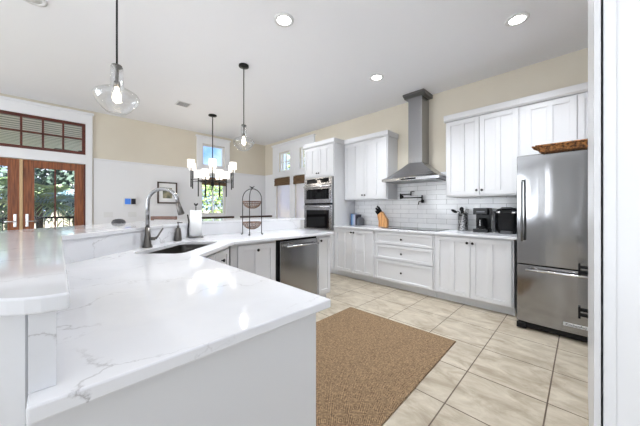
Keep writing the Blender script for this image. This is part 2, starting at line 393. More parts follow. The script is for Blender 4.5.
# french doors
def french(n, x0, x1, hinge_right):
    y0, y1 = WY-.012, WY+.033; mb = MB(); st = .125
    z0, z1 = .012, 2.035
    mb.box(x0, x0+st, y0, y1, z0, z1).box(x1-st, x1, y0, y1, z0, z1).box(x0+st, x1-st, y0, y1, z1-.125, z1).box(x0+st, x1-st, y0, y1, z0, .25)
    o = struct(mb.build('door_%d' % n, M['redwood'], bevel=.003))
    g = MB().box(x0+st+.001, x1-st-.001, y0+.02, y0+.025, .251, z1-.126).build('pane', M['pane'], o)
    cx = (x0+x1)/2
    MB().box(cx-.011, cx+.011, y0+.006, y0+.019, .251, z1-.126).build('muntin', M['darkred'], o)
    hx = x0+.045 if hinge_right else x1-.045; d = 1 if hinge_right else -1
    h = MB().box(hx-.016, hx+.016, y0-.008, y0-.001, .93, 1.14).build('handle_plate', M['chrome'], o, .003)
    MB().tube([(hx, y0-.008, 1.02), (hx, y0-.05, 1.02), (hx+d*.02, y0-.055, 1.02), (hx+d*.12, y0-.055, 1.02)], .009).build('lever', M['chrome'], o)
french(1, -.405, .335, True); french(2, -1.185, -.445, False)
struct(box(-.443, -.407, WY-.02, WY+.03, .012, 2.035).build('trim_6', M['brass'], bevel=.003))
fr = MB().box(.337, .358, WY-.02, WY+.04, .002, 2.043).box(-1.208, -1.187, WY-.02, WY+.04, .002, 2.043)
struct(fr.build('trim_7', M['darkred']))

# pull-down woven blinds
def blind(axis, p, a0, a1, z0, z1, label, grp=None):
    mb = MB()
    for i in range(4):
        z = z1-(z1-z0)*(i+1)/4; d = .03+.006*(i % 2)
        mb.box(a0, a1, p-d, p, z+.001, z+(z1-z0)/4) if axis == 'x' else mb.box(p-d, p, a0, a1, z+.001, z+(z1-z0)/4)
    return tag(mb.build('woven_blind', M['shade_woven'], bevel=.004), label, 'blind', grp)
blind('x', WY-.0365, 2.44, 3.04, 1.80, 2.0, 'brown woven blind rolled up on the window behind the chandelier')
blind('y', WX-.0315, 5.30, 5.94, 1.84, 2.04, 'brown woven blind on the tall side window nearest the room corner')
blind('y', WX-.0315, 4.49, 5.13, 1.84, 2.04, 'brown woven blind on the tall side window beside the double oven cabinet')
def sheer(a0, a1, z0, z1, p, label):
    vs = []; n = 40
    for i in range(n+1):
        y = a0+(a1-a0)*i/n; x = p+.006*math.sin(i*1.25)
        vs += [(x, y, z0), (x, y, z1)]
    o = MB().add(vs, [(2*i, 2*i+2, 2*i+3, 2*i+1) for i in range(n)], True).build('sheer_curtain', M['sheer'])
    return tag(o, label, 'curtain')
sheer(5.34, 5.90, .97, 2.04, WX+.012, 'pale lavender sheer curtain in the side window nearest the room corner')
sheer(4.53, 5.09, .97, 2.04, WX+.012, 'pale lavender sheer curtain in the side window beside the oven cabinet')

# ---------------- outside ----------------
struct(box(-150, 150, WY+.16, 250, -.5, -.3).build('ground', M['lawn']))
struct(box(WX+.16, 150, -60, WY+.15, -.5, -.3).build('ground', M['lawn']))
struct(box(-7, 1.9, WY+.16, 10.3, -.28, -.02).build('porch_deck', M['deck']))
struct(box(-7, 1.9, WY+.16, 10.6, 2.86, 2.96).build('porch_ceiling', M['porch']))
rail = thing('porch_railing', 'dark porch railing with thin balusters seen low through the french doors', 'railing', (-2.5, 10.15, -.02))
MB().box(-4, 4.3, -.03, .03, .98, 1.03).build('top_rail', M['black'], rail)
MB().box(-4, 4.3, -.02, .02, .08, .12).build('bottom_rail', M['black'], rail)
bal = MB()
for i in range(70): bal.box(-4+i*.12, -4+i*.12+.016, -.008, .008, .1205, .9795)
bal.build('balusters', M['black'], rail)['kind'] = 'stuff'
for x_ in (-4.05, 4.3): box(x_, x_+.05, -.03, .03, 0, 1.06).build('post', M['black'], rail)
fan = thing('porch_fan', 'small dark ceiling fan under the porch roof seen through the transom', 'fan', (.42, 8.5, 2.86))
MB().tube([(0, 0, -.001), (0, 0, -.24)], .015).build('rod', M['black'], fan)
MB().lathe([(0, -.24), (.08, -.25), (.09, -.31), (.03, -.35), (0, -.35)]).build('motor', M['black'], fan)
for k in range(4):
    a = k*PI/2+.3; MB().box(.08, .5, -.05, .05, -.29, -.28).build('blade', M['black'], fan, rot=(0, 0, a))

def palm(x, y, h, n, R, m, label, zb=-.3, dir_seed=1, group=None):
    rnd = random.Random(dir_seed)
    t = thing('palm', label, 'palm', (x, y, zb), 0, group)
    MB().tube([(0, 0, 0), (.05, 0, h*.5), (.02, 0, h)], [.11, .08, .07]).build('trunk', M['trunk'], t)
    mb = MB()
    for k in range(n):
        a = 2*PI*k/n+rnd.uniform(-.2, .2); el = rnd.uniform(-.35, 1.25); ln = R*rnd.uniform(.75, 1.1)
        ca, sa = math.cos(a), math.sin(a); pts = []
        for i in range(11):
            s = i/10*ln; rr = s*math.cos(el*(1-.2*s)); z = h+s*math.sin(el)-.38*s*s
            pts.append(Vector((rr*ca, rr*sa, z)))
        for i in range(1, 11):
            p = pts[i]; d = (pts[i]-pts[i-1]).normalized(); side = Vector((-sa, ca, 0)); ll = .42*ln*math.sin(PI*min(1, (i+1.5)/12))**.7
            for sg in (-1, 1):
                for j in (0,):
                    b = pts[i-1].lerp(p, j+.3); tip = b+side*sg*ll*.75+d*ll*.75-Vector((0, 0, ll*.3)); md = b.lerp(tip, .5)+Vector((0, 0, .03))
                    mb.add([b-d*.015, b+d*.02, md+d*.03, tip, md-d*.03], [(0, 1, 2, 3, 4)])
        for i in range(10): mb.add([pts[i]-Vector((0, 0, .008)), pts[i]+Vector((0, 0, .008)), pts[i+1]+Vector((0, 0, .004)), pts[i+1]-Vector((0, 0, .004))], [(0, 1, 2, 3)])
    mb.build('fronds', m, t)
    return t
palm(-1.55, 11.4, 1.9, 20, 1.35, M['leaf'], 'green palm seen through the left french door leaf', dir_seed=2)
palm(-.42, 11.3, 1.7, 22, 1.2, M['leaf'], 'bright green palm seen through the left pane of the right french door leaf', dir_seed=3)
palm(.36, 11.6, 1.75, 24, 1.25, M['leafblue'], 'blue green palm seen through the right pane of the right french door leaf', dir_seed=4)
palm(6.4, 4.6, 2.1, 24, 1.7, M['leaf'], 'palm outside the corner side window', dir_seed=5)
def tree(name, x, y, h, r, m, label, n=2600, seed=1, cat='tree', leaf=.11, sq=1.0):
    rnd = random.Random(seed); t = thing(name, label, cat, (x, y, -.3))
    MB().tube([(0, 0, 0), (.05, .03, h*.5), (0, 0, h)], [.16, .12, .07]).build('trunk', M['trunk'], t)
    mb = MB()
    for i in range(n):
        d = Vector((rnd.gauss(0, 1), rnd.gauss(0, 1), rnd.gauss(0, 1))).normalized()*r*rnd.uniform(.55, 1)**.5
        c = Vector((0, 0, h))+Vector((d.x, d.y, d.z*sq)); u = Vector((rnd.gauss(0, 1), rnd.gauss(0, 1), rnd.gauss(0, 1))).normalized()*leaf
        v = u.orthogonal().normalized()*leaf*.5
        mb.add([c-u, c-v, c+u, c+v], [(0, 1, 2, 3)])
    mb.build('foliage', m, t)
tree('tree', 8.2, 7.6, 3.4, 1.9, M['leaftree'], 'leafy green tree outside the upper side windows', seed=3)
tree('tree', 4.7, 12.0, 1.3, 1.5, M['leaftree'], 'low green tree seen through the window behind the chandelier', seed=4)
tree('hedge', -2.9, 17.5, 2.6, 3.2, M['hedge'], 'dark hedge behind the palms on the left', seed=5, n=5000, cat='hedge', leaf=.16, sq=.75)
tree('hedge', 2.9, 17.5, 2.6, 3.2, M['hedge'], 'dark hedge behind the palms on the right', seed=6, n=5000, cat='hedge', leaf=.16, sq=.8)

# ---------------- cabinet builders (local: front faces -y, width along x) ----------------
def shaker(mb, x0, x1, z0, z1, y, panels=2, st=.055, th=.02):
    """door slab with raised stiles around recessed panels; y is the face"""
    mb.box(x0, x1, y+.012, y+th, z0, z1)
    mb.box(x0, x0+st, y, y+.012, z0, z1); mb.box(x1-st, x1, y, y+.012, z0, z1)
    mb.box(x0+st, x1-st, y, y+.012, z0, z0+st); mb.box(x0+st, x1-st, y, y+.012, z1-st, z1)
    for i in range(1, panels):
        c = x0+st+(x1-x0-2*st)*i/panels; mb.box(c-st/2, c+st/2, y, y+.012, z0+st, z1-st)
    return mb
def knob(parent, x, y, z):
    mb = MB().tube([(x, y-.0005, z), (x, y-.016, z), (x, y-.018, z), (x, y-.024, z), (x, y-.03, z)], [.006, .006, .013, .016, .011], 12)
    return mb.build('knob', M['knob'], parent)
def door(parent, x0, x1, z0, z1, y, kx, kz, panels=2, name='door', st=.055):
    o = shaker(MB(), x0, x1, z0, z1, y, panels, st).build(name, M['cab'], parent, .0015)
    if kx is not None: knob(o, kx, y, kz)
    return o
G = .003
def cab_body(parent, w, d, z0, z1, toe=0, open_=None):
    mb = MB()
    mb.box(0, w, .021, d, z0+toe, z1)
    if toe: mb.box(0, w, .09, d-.002, z0, z0+toe-.0005)
    return mb.build('body', M['cab'], parent, .001)

# base run on the east wall. local x -> world -Y ; local y -> world +X
BX = 3.61   # door face plane
RZ = -PI/2; BD = WX-.001-BX
def base(name, label, y_left, w):
    t = thing(name, label, 'cabinet', (BX, y_left, 0), RZ, 'white base cabinets along the tiled wall'); cab_body(t, w, BD, 0, .882, .10); return t
t = base('base_cabinet', 'white two door base cabinet at the left, beside the oven tower', 3.237, .866)
door(t, .02, .43, .115, .86, 0, .405, .815); door(t, .436, .846, .115, .86, 0, .461, .815)
t = base('drawer_cabinet', 'white three drawer base cabinet below the cooktop', 2.368, .944)
for z0, z1 in ((.68, .855), (.445, .66), (.115, .425)):
    o = MB(); shaker(o, .02, .924, z0, z1, 0, 1, .035); d = o.build('drawer', M['cab'], t, .0015); knob(d, .472, 0, (z0+z1)/2)
t = base('base_cabinet', 'white two door base cabinet at the right, beside the refrigerator', 1.421, .88)
door(t, .02, .4375, .115, .86, 0, .41, .80); door(t, .4435, .86, .115, .86, 0, .471, .80)
tag(box(3.585, WX-.001, .505, 3.238, .8835, .9135).build('countertop', M['marble'], bevel=.003), 'white quartz countertop running along the tiled wall under the hood', 'countertop')
struct(box(WX-.010, WX-.0005, .505, 3.236, .9145, 1.80).build('trim_8', M['subway']))

# crown helper on local cab
def crown(parent, w, d, z0, over=.018, sides=(1, 1), h=.09):
    mb = MB()
    mb.prism([(-.0, z0), (-over, z0+h*.25), (-over, z0+h), (d, z0+h), (d, z0)], -over*sides[0], w+over*sides[1], 'x')
    mb.v = [(v[0], v[1], v[2]) for v in mb.v]
    return mb.build('crown', M['cab'], parent, .002)
UX = 3.89; UD = WX-.001-UX
t = thing('wall_cabinet', 'white two door wall cabinet between the oven tower and the range hood', 'cabinet', (UX, 3.237, 0), RZ, 'white wall cabinets')
cab_body(t, .935, UD, 1.39, 2.449)
door(t, .015, .462, 1.41, 2.435, 0, .437, 1.47); door(t, .468, .92, 1.41, 2.435, 0, .493, 1.47); crown(t, .935, UD, 2.45, sides=(0, 1))
t = thing('wall_cabinet', 'white two door wall cabinet right of the hood above the coffee makers', 'cabinet', (UX, 1.372, 0), RZ, 'white wall cabinets')
cab_body(t, .847, UD, 1.39, 2.449)
door(t, .015, .42, 1.41, 2.435, 0, .395, 1.47); door(t, .426, .832, 1.41, 2.435, 0, .456, 1.47); crown(t, .848, UD, 2.45, sides=(1, 0))
t = thing('wall_cabinet', 'white wall cabinet over the stainless refrigerator', 'cabinet', (UX, .5235, 0), RZ, 'white wall cabinets')
cab_body(t, .98, UD, 1.84, 2.449)
door(t, .05, .485, 1.855, 2.435, 0, .455, 1.925); door(t, .491, .93, 1.855, 2.435, 0, .52, 1.925); crown(t, .98, UD, 2.45, sides=(0, 1))

# oven tower
t = thing('oven_cabinet', 'tall white cabinet tower holding the double wall oven', 'cabinet', (3.61, 4.08, 0), RZ)
mb = MB(); mb.box(0, .84, .021, BD, .10, .82).box(0, .84, .021, BD, 1.835, 2.449).box(0, .03, .021, BD, .8205, 1.8345).box(.81, .84, .021, BD, .8205, 1.8345).box(.031, .809, BD-.02, BD, .821, 1.8345).box(0, .84, .09, BD-.002, 0, .0995)
mb.build('body', M['cab'], t, .001)
door(t, .02, .417, 1.86, 2.435, 0, .392, 1.92); door(t, .423, .82, 1.86, 2.435, 0, .448, 1.92)
d = shaker(MB(), .02, .82, .115, .80, 0, 1, .05).build('drawer', M['cab'], t, .0015); knob(d, .42, 0, .70)
crown(t, .84, BD, 2.45, sides=(1, 1))
t = thing('double_oven', 'stainless double wall oven with black glass doors in the white tower', 'oven', (3.61, 4.08, 0), RZ)
MB().box(.0325, .8075, .0, .55, .822, 1.833).build('housing', M['darksteel'], t)
MB().box(.035, .805, -.02, -.0005, 1.70, 1.832).build('control_panel', M['steel'], t, .002)
MB().box(.12, .72, -.024, -.0205, 1.725, 1.81).build('display', M['blackglass'], t)
def ovendoor(z0, z1, w0, w1):
    d = MB().box(.035, .805, -.028, -.0005, z0, z1).build('door', M['steel'], t, .003)
    MB().box(.11, .73, -.031, -.0285, w0, w1).build('window', M['blackglass'], d)
    zh = z1-.035
    MB().tube([(.06, -.065, zh), (.78, -.065, zh)], .012).tube([(.1, -.0285, zh), (.1, -.0645, zh)], .009, 8).tube([(.74, -.0285, zh), (.74, -.0645, zh)], .009, 8).build('handle', M['chrome'], d)
ovendoor(1.335, 1.69, 1.41, 1.61); ovendoor(.825, 1.30, .85, 1.20)
MB().box(.035, .805, -.012, -.0005, 1.302, 1.333).build('divider', M['blackglass'], t)

# range hood
t = thing('range_hood', 'stainless pyramid range hood with tall chimney rising to the ceiling', 'hood', (WX, 1.86, 0))
y0 = .455; X0 = -.50
hv = [(X0, -y0, 1.66), (-.001, -y0, 1.66), (-.001, y0, 1.66), (X0, y0, 1.66), (X0, -y0, 1.70), (-.001, -y0, 1.70), (-.001, y0, 1.70), (X0, y0, 1.70)]
hb = MB().add(hv, [(0, 1, 2, 3), (0, 4, 5, 1), (1, 5, 6, 2), (2, 6, 7, 3), (3, 7, 4, 0)])
c2 = .112; cx = -.265; zt = 1.95
ring = [(X0, -y0), (-.001, -y0), (-.001, y0), (X0, y0)]; top = [(cx, -c2), (-.001, -c2), (-.001, c2), (cx, c2)]
prev = [(p[0], p[1], 1.70) for p in ring]
for k in range(1, 7):
    s = k/6; e = s**.92; z = 1.70+(zt-1.70)*s**1.15
    cur = [(a[0]+(b[0]-a[0])*e, a[1]+(b[1]-a[1])*e, z) for a, b in zip(ring, top)]
    for i in range(4):
        j = (i+1) % 4; hb.add([prev[i], prev[j], cur[j], cur[i]], [(0, 1, 2, 3)])
    prev = cur
hb.add(prev, [(0, 1, 2, 3)]); hb.build('canopy', M['steel'], t)
MB().box(cx, -.001, -c2, c2, zt+.0005, 2.985).build('chimney', M['steel'], t, .002)
MB().prism([(cx-.07, 3.045), (-.001, 3.045), (-.001, 2.986), (cx+.0, 2.986), (cx-.07, 3.02)], -c2-.06, c2+.06, 'y').build('ceiling_collar', M['darksteel'], t)
MB().box(X0-.003, X0-.0003, -.12, .12, 1.668, 1.692).build('control_strip', M['blackglass'], t)
MB().box(X0+.04, -.04, -.4, .4, 1.652, 1.6595).build('filter', M['darksteel'], t)

# cooktop
t = tag(box(3.69, 4.16, 1.42, 2.30, .914, .921).build('cooktop', M['blackglass'], bevel=.002), 'flat black glass cooktop set on the counter below the hood', 'cooktop')

# refrigerator
FX = 3.36; FW = .91
t = thing('refrigerator', 'stainless bottom freezer refrigerator with a wicker tray on top', 'refrigerator', (FX, .48, 0), RZ)
MB().box(.006, FW-.006, .075, WX-.03-FX, .03, 1.755).build('body', M['darkgrey'], t, .004)
def fdoor(z0, z1):   # slightly crowned steel door
    mb = MB(); n = 16; poly = [(0, .07)]
    for i in range(n+1):
        u = i/n; poly.append((u*FW, .018*(2*u-1)**2*(1 if abs(2*u-1) < 1 else 1)))
    poly.append((FW, .07)); mb.prism(poly, z0, z1); return mb.build('door', M['fridge'], t, .004)
d1 = fdoor(.668, 1.77); d2 = fdoor(.075, .655)
MB().box(.01, FW-.01, .03, .0745, .02, .07).build('toe_grille', M['bplastic'], t)
MB().box(.0, .08, .0, .029, .01, .065).build('foot_cover', M['bplastic'], t, .004)
MB().box(.01, FW-.01, .03, .07, .656, .667).build('gap_seal', M['bplastic'], t)
MB().tube([(.05, -.045, .90), (.05, -.055, 1.0), (.05, -.055, 1.45), (.05, -.045, 1.53)], .010).tube([(.05, .012, .93), (.05, -.045, .93)], .01, 8).tube([(.05, .012, 1.52), (.05, -.045, 1.52)], .01, 8).build('handle', M['darksteel'], d1)
MB().tube([(.08, -.055, .62), (.83, -.055, .62)], .013).tube([(.1, .010, .62), (.1, -.055, .62)], .011, 8).tube([(.81, .008, .62), (.81, -.055, .62)], .011, 8).build('handle', M['chrome'], d2)
bd = MB().box(.355, .525, -.004, .0045, .135, .165).build('badge', M['soft'], d2, .002)
cu = bpy.data.curves.new('brand_lettering', 'FONT'); cu.body = 'KitchenAid'; cu.size = .031; cu.extrude = .0004; cu.align_x = 'CENTER'
tmp = bpy.data.objects.new('tmp', cu); COL.objects.link(tmp); bpy.context.view_layer.update()
me = bpy.data.meshes.new_from_object(tmp.evaluated_get(bpy.context.evaluated_depsgraph_get())); bpy.data.objects.remove(tmp)
me.materials.clear(); me.materials.append(M['bplastic'])
tx = bpy.data.objects.new('lettering', me); COL.objects.link(tx); tx.parent = bd; tx.location = (.44, -.0048, .141); tx.rotation_euler = (PI/2, 0, 0)

# wicker tray on the fridge
t = thing('wicker_tray', 'long brown wicker tray lying on top of the refrigerator', 'tray', (3.43, -.035, 1.771))
def tray(m):
    mb = MB(); L0, W0, H0 = .32, .15, .055
    for x0, y0, x1, y1 in ((-W0, -L0, W0, -L0), (W0, -L0, W0, L0), (W0, L0, -W0, L0), (-W0, L0, -W0, -L0)):
        f = 1.1
        mb.add([(x0, y0, 0), (x1, y1, 0), (x1*f, y1*f, H0), (x0*f, y0*f, H0), (x0*.96, y0*.96, .004), (x1*.96, y1*.96, .004), (x1*f*.96, y1*f*.97, H0), (x0*f*.96, y0*f*.97, H0)],
               [(0, 1, 2, 3), (7, 6, 5, 4), (3, 2, 6, 7), (0, 4, 5, 1), (0, 3, 7, 4), (1, 5, 6, 2)])
    mb.box(-W0*.96, W0*.96, -L0*.96, L0*.96, .0, .006); return mb
tray(0).build('basket', M['wicker'], t)
f = 1.1; MB().tube([(-.165, -.352, .058), (.165, -.352, .058), (.165, .352, .058), (-.165, .352, .058), (-.165, -.352, .058)], .011, 8).build('rim', M['wicker'], t)
MB().tube([(-.06, .352, .058), (-.06, .385, .075), (.06, .385, .075), (.06, .352, .058)], .009, 8).build('handle', M['wicker'], t)

# ---------------- pot filler ----------------
t = thing('pot_filler', 'dark wall mounted pot filler faucet with folding arm above the cooktop', 'faucet', (WX-.0105, 2.215, 1.43))
MB().tube([(0, 0, 0), (-.012, 0, 0)], .032, 16).tube([(-.0125, 0, 0), (-.05, 0, 0)], .013).tube([(-.05, 0, -.035), (-.05, 0, .055)], .012).build('mount', M['knob'], t)
MB().tube([(-.05, -.0125, .04), (-.05, -.19, .04)], .009).tube([(-.05, -.19, .015), (-.05, -.19, .085)], .011).tube([(-.05, -.2015, .085), (-.05, -.25, .085)], .006).build('upper_arm', M['knob'], t)
MB().tube([(-.05, -.0125, -.02), (-.05, -.37, -.02)], .009).build('lower_arm', M['knob'], t)
MB().tube([(-.05, -.38, .015), (-.05, -.38, -.07), (-.05, -.375, -.09)], .012).tube([(-.05, -.372, -.075), (-.06, -.33, -.09), (-.06, -.32, -.14)], .008).lathe([(0, -.05), (.022, -.06), (.028, -.085), (.018, -.105), (0, -.11)], (-.05, -.385, 0), 14).build('spout', M['knob'], t)

# ---------------- things on the wall counter ----------------
CZ = .9145
def upright(name, x0, x1, y0, y1, h, m, label, cat, grp=None, lean=0, roundtop=False):
    mb = MB()
    if roundtop:
        poly = [(x0, 0), (x1, 0)]+[((x0+x1)/2+(x1-x0)/2*math.cos(a), h-.06+.06*math.sin(a)) for a in [i*PI/12 for i in range(13)]]
        mb.prism([(p[0], p[1]) for p in poly], y0, y1, 'y')
    else: mb.box(x0, x1, y0, y1, 0, h)
    return tag(mb.build(name, m, bevel=.002, loc=(0, 0, CZ)), label, cat, grp)
by = 3.16
upright('bookend', 4.06, 4.16, by, by+.022, .15, M['grey'], 'grey rounded bookend left of the blue book', 'bookend', None, roundtop=True)
upright('book', 4.0, 4.15, by-.036, by-.002, .215, M['blue'], 'blue cookbook standing on the wall counter', 'book', 'books on the wall counter')
upright('book', 4.0, 4.15, by-.066, by-.038, .205, M['paleblue'], 'pale blue thin book between the blue and the lilac book', 'book', 'books on the wall counter')
upright('book', 4.0, 4.15, by-.108, by-.068, .205, M['lilac'], 'lilac white book right of the pale blue book', 'book', 'books on the wall counter')
upright('book', 4.0, 4.15, by-.142, by-.110, .20, M['navy'], 'near black book rightmost in the row on the wall counter', 'book', 'books on the wall counter')
upright('bookend', 4.0, 4.16, by-.200, by-.144, .15, M['grey'], 'grey rounded bookend right of the black book', 'bookend', None, roundtop=True)
# knife block
t = thing('knife_block', 'honey wood knife block full of black handled knives', 'knife block', (4.02, 2.45, CZ), math.radians(-78)); t.scale = (1, 1, 1.18)
MB().prism([(-.075, 0), (.075, 0), (.075, .10), (-.02, .225), (-.10, .17), (-.075, .08)], -.05, .05, 'y').build('block', M['blockwood'], t, .004)
n_ = Vector((-.64, 0, .77)).normalized()   # direction the handles point
for i, (u, yy, ln) in enumerate([(.2, -.03, .11), (.2, .0, .12), (.2, .03, .10), (.6, -.03, .10), (.6, .0, .11), (.6, .03, .09), (.95, -.02, .07), (.95, .015, .07)]):
    a = Vector((-.098, yy, .172)).lerp(Vector((-.022, yy, .223)), 1-u)+n_*.002
    MB().tube([a, a+n_*ln*.5, a+n_*ln], [.010, .012, .011], 8).build('knife_handle', M['bplastic'], t)
# utensil crock
t = thing('utensil_crock', 'embossed silver crock holding cooking utensils left of the coffee maker', 'crock', (4.08, 1.20, CZ))
MB().lathe([(0, 0), (.062, 0), (.064, .01), (.062, .255), (.056, .255), (.05, .02), (0, .02)], seg=28).build('pot', M['crock'], t)
def utensil(lab, pts, r, head, hm='bplastic'):
    u = thing('cooking_spoon', lab, 'utensil', (4.08, 1.20, CZ+.021), 0, 'utensils in the silver crock')
    MB().tube(pts, r, 8).build('shaft', M[hm], u)
    head.build('head', M[hm], u)
def headmb(c, dx, dy, dz, tilt):
    mb = MB(); mb.lathe([(0, -dz), (.7, -dz*.7), (1, 0), (.7, dz*.7), (0, dz)], seg=14)
    R_ = Matrix.Rotation(tilt, 3, 'X')
    mb.v = [tuple(R_ @ Vector((v[0]*dx, v[1]*dy, v[2]))+Vector(c)) for v in mb.v]; return mb
utensil('black ladle leaning left out of the silver crock', [(0, .0, .0), (0, .045, .24), (0, .075, .26)], .006, headmb((0, .115, .255), .035, .05, .022, .5))
utensil('black spatula standing upright in the silver crock', [(.02, .01, 0), (.02, .02, .25)], .006, headmb((.02, .022, .285), .02, .03, .035, 0))
utensil('black spoon in the middle of the silver crock', [(-.02, -.01, 0), (-.02, .0, .22)], .006, headmb((-.02, .002, .25), .02, .024, .03, 0))
u = thing('whisk', 'dark wire whisk leaning right out of the silver crock', 'utensil', (4.08, 1.20, CZ+.021))
MB().tube([(0, -.02, 0), (0, -.035, .21)], .006, 8).build('handle', M['darksteel'], u)
wh = MB()
for k in range(3):
    a = k*PI/3; pts = [(.026*math.cos(a)*math.sin(PI*s/8)*(1 if s <= 8 else 1), -.035-.045*s/8*1+.026*math.sin(a)*math.sin(PI*s/8), .21+.07*math.sin(PI*.5*min(1, s/6))) for s in range(9)]
    wh.tube(pts, .0022, 6)
wh.build('wires', M['darksteel'], u)
# drip coffee maker
t = thing('coffee_maker', 'black drip coffee maker with glass carafe beside the utensil crock', 'coffee maker', (4.07, .955, CZ), RZ); t.scale = (.98, .95, 1.17)
MB().prism([(-.085, -.12), (.085, -.12), (.095, -.09), (.095, .1), (-.095, .1), (-.095, -.09)], 0, .035).build('base', M['bplastic'], t, .004)
MB().box(-.085, .085, .02, .1, .0355, .20).build('water_tank', M['bplastic'], t, .006)
MB().prism([(-.08, -.11), (.08, -.11), (.095, -.08), (.095, .1), (-.095, .1), (-.095, -.08)], .2005, .275).build('brew_head', M['bplastic'], t, .006)
MB().box(-.05, .05, -.1125, -.1105, .226, .240).build('control_panel', M['grey'], t)
cr = MB().lathe([(0, .036), (.05, .036), (.062, .07), (.055, .12), (.04, .15), (.042, .16), (0, .16)], (0, -.045, 0)).build('carafe', M['blackglass'], t)
MB().tube([(0, -.10, .15), (.0, -.125, .13), (0, -.125, .08), (0, -.108, .065)], .007, 8).build('handle', M['chrome'], cr)
MB().box(-.06, .06, -.11, .0, .0352, .0358).build('warming_plate', M['chrome'], t)
cd_ = MB().tube([(4.16, .852, 1.06), (4.13, .84, .99), (4.15, .828, .965), (4.205, .822, 1.0), (4.222, .82, 1.10)], .004, 6).build('power_cord', M['bplastic']); tag(cd_, 'black power cord looping between the two coffee makers to the wall', 'cord')
# pod coffee machine
t = thing('pod_coffee_machine', 'large glossy black pod coffee machine beside the refrigerator', 'coffee maker', (4.05, .665, CZ), RZ); t.scale = (1.03, .92, 1.2)
def rr(x0, x1, y0, y1, r, n=5):
    p = []
    for cx_, cy_, a0 in ((x1-r, y1-r, 0), (x0+r, y1-r, PI/2), (x0+r, y0+r, PI), (x1-r, y0+r, 1.5*PI)):
        for i in range(n+1): a = a0+PI/2*i/n; p.append((cx_+r*math.cos(a), cy_+r*math.sin(a)))
    return p
def loft(rings, m, name, parent, bevel=0):
    mb = MB(); n = len(rings[0][0])
    vs = [(x, y, z) for ring, z in rings for x, y in ring]
    fs = [(a*n+i, a*n+(i+1) % n, (a+1)*n+(i+1) % n, (a+1)*n+i) for a in range(len(rings)-1) for i in range(n)]
    mb.add(vs, fs, True); mb.add([v for v in vs[:n]], [tuple(range(n))]); mb.add([v for v in vs[-n:]], [tuple(range(n))])
    return mb.build(name, m, parent, bevel)
def oval(hx, y0, y1, z, r=.07): return (rr(-hx, hx, y0, y1, r, 8), z)
loft([oval(.10, -.09, .13, 0), oval(.105, -.10, .13, .05), oval(.118, -.115, .14, .17), oval(.122, -.12, .14, .215)], M['bplastic'], 'body', t)
loft([oval(.122, -.12, .14, .2155), oval(.120, -.118, .138, .235), oval(.105, -.105, .125, .255), oval(.075, -.075, .1, .268)], M['bplastic'], 'lid', t)
MB().prism(rr(-.150, -.124, -.05, .12, .012), .01, .235).build('water_tank', M['darkgrey'], t, .004)
for sx in (-1, 1): MB().tube([(sx*.118, -.085, .222), (sx*.095, -.125, .222), (sx*.055, -.132, .222)], .010, 8).build('trim_accent', M['chrome'], t)
MB().tube([(-.06, -.085, .262), (-.045, -.118, .268), (.045, -.118, .268), (.06, -.085, .262)], .009, 8).build('lid_handle', M['darkgrey'], t)
MB().prism(rr(-.06, .06, -.15, -.103, .02), 0, .03).build('drip_tray', M['darkgrey'], t, .003)
# outlets on the backsplash
def plate(name, box_, label, slots, cat='outlet'):
    t = tag(MB().box(*box_).build(name, M['soft'], bevel=.002), label, cat); return t
plate('wall_outlet', (WX-.0165, WX-.0105, .60, .74, 1.06, 1.18), 'white outlet plate on the tiles behind the pod coffee machine', 2)
plate('wall_outlet', (.62, .76, WY-.022, WY-.0155, 1.06, 1.16), 'white double outlet plate low on the panelled wall right of the french doors', 2)
plate('light_switch', (1.0, 1.14, WY-.022, WY-.0155, 1.06, 1.16), 'white switch plate below the blue alarm panel', 2, 'switch')
t = thing('alarm_panel', 'white wall panel with blue screen on the panelled wall', 'alarm panel', (1.035, WY-.0155, 1.365))
MB().box(-.11, .11, -.02, 0, -.085, .085).build('housing', M['soft'], t, .004)
MB().box(-.09, .005, -.022, -.0205, -.05, .065).build('screen', M['screen'], t)
MB().box(.012, .09, -.022, -.0205, -.05, .065).build('camera_window', M['navy'], t)
t = thing('picture_frame', 'dark framed small landscape print with white mat on the panelled wall', 'picture', (1.705, WY-.0155, 1.575))
mb = MB(); a, b = .195, .235
mb.box(-a, a, -.03, 0, b-.028, b).box(-a, a, -.03, 0, -b, -b+.028).box(-a, -a+.028, -.03, 0, -b+.028, b-.028).box(a-.028, a, -.03, 0, -b+.028, b-.028)
mb.build('frame', M['darkwood'], t, .003)
MB().box(-a+.028, a-.028, -.014, -.001, -b+.028, b-.028).build('mat', M['paper'], t)
m = noisy(mat('print', (.3, .3, .2), .5), srgb(70, 80, 66), srgb(176, 168, 140), 9, 5)
MB().box(-.09, .09, -.017, -.0145, -.12, .11).build('print', m, t)

# ---------------- island ----------------
# stone worktop: U shape with a 45 degree corner; sink hole cut in
ct = [(-.0362, .62), (.675, .62), (.675, 1.84), (1.185, 2.35), (2.605, 2.35), (2.605, 3.168), (1.1065, 3.168), (-.0362, 2.045)]
def uv(u, v): return ((u-v)*S2, (u+v)*S2)
SU0, SU1, SV0, SV1 = 1.84, 2.52, .97, 1.33
me = bpy.data.meshes.new('island_countertop'); bm = bmesh.new()
outer = [bm.verts.new((x, y, 0)) for x, y in ct]
hole = []
rad = .05
for cu_, cv_, a0 in ((SU1-rad, SV1-rad, 0), (SU0+rad, SV1-rad, PI/2), (SU0+rad, SV0+rad, PI), (SU1-rad, SV0+rad, 1.5*PI)):
    for i in range(5):
        a = a0+PI/2*i/4; hole.append(uv(cu_+rad*math.cos(a), cv_+rad*math.sin(a)))
hv = [bm.verts.new((x, y, 0)) for x, y in hole]
es_ = [bm.edges.new((outer[i], outer[(i+1) % len(outer)])) for i in range(len(outer))]+[bm.edges.new((hv[i], hv[(i+1) % len(hv)])) for i in range(len(hv))]
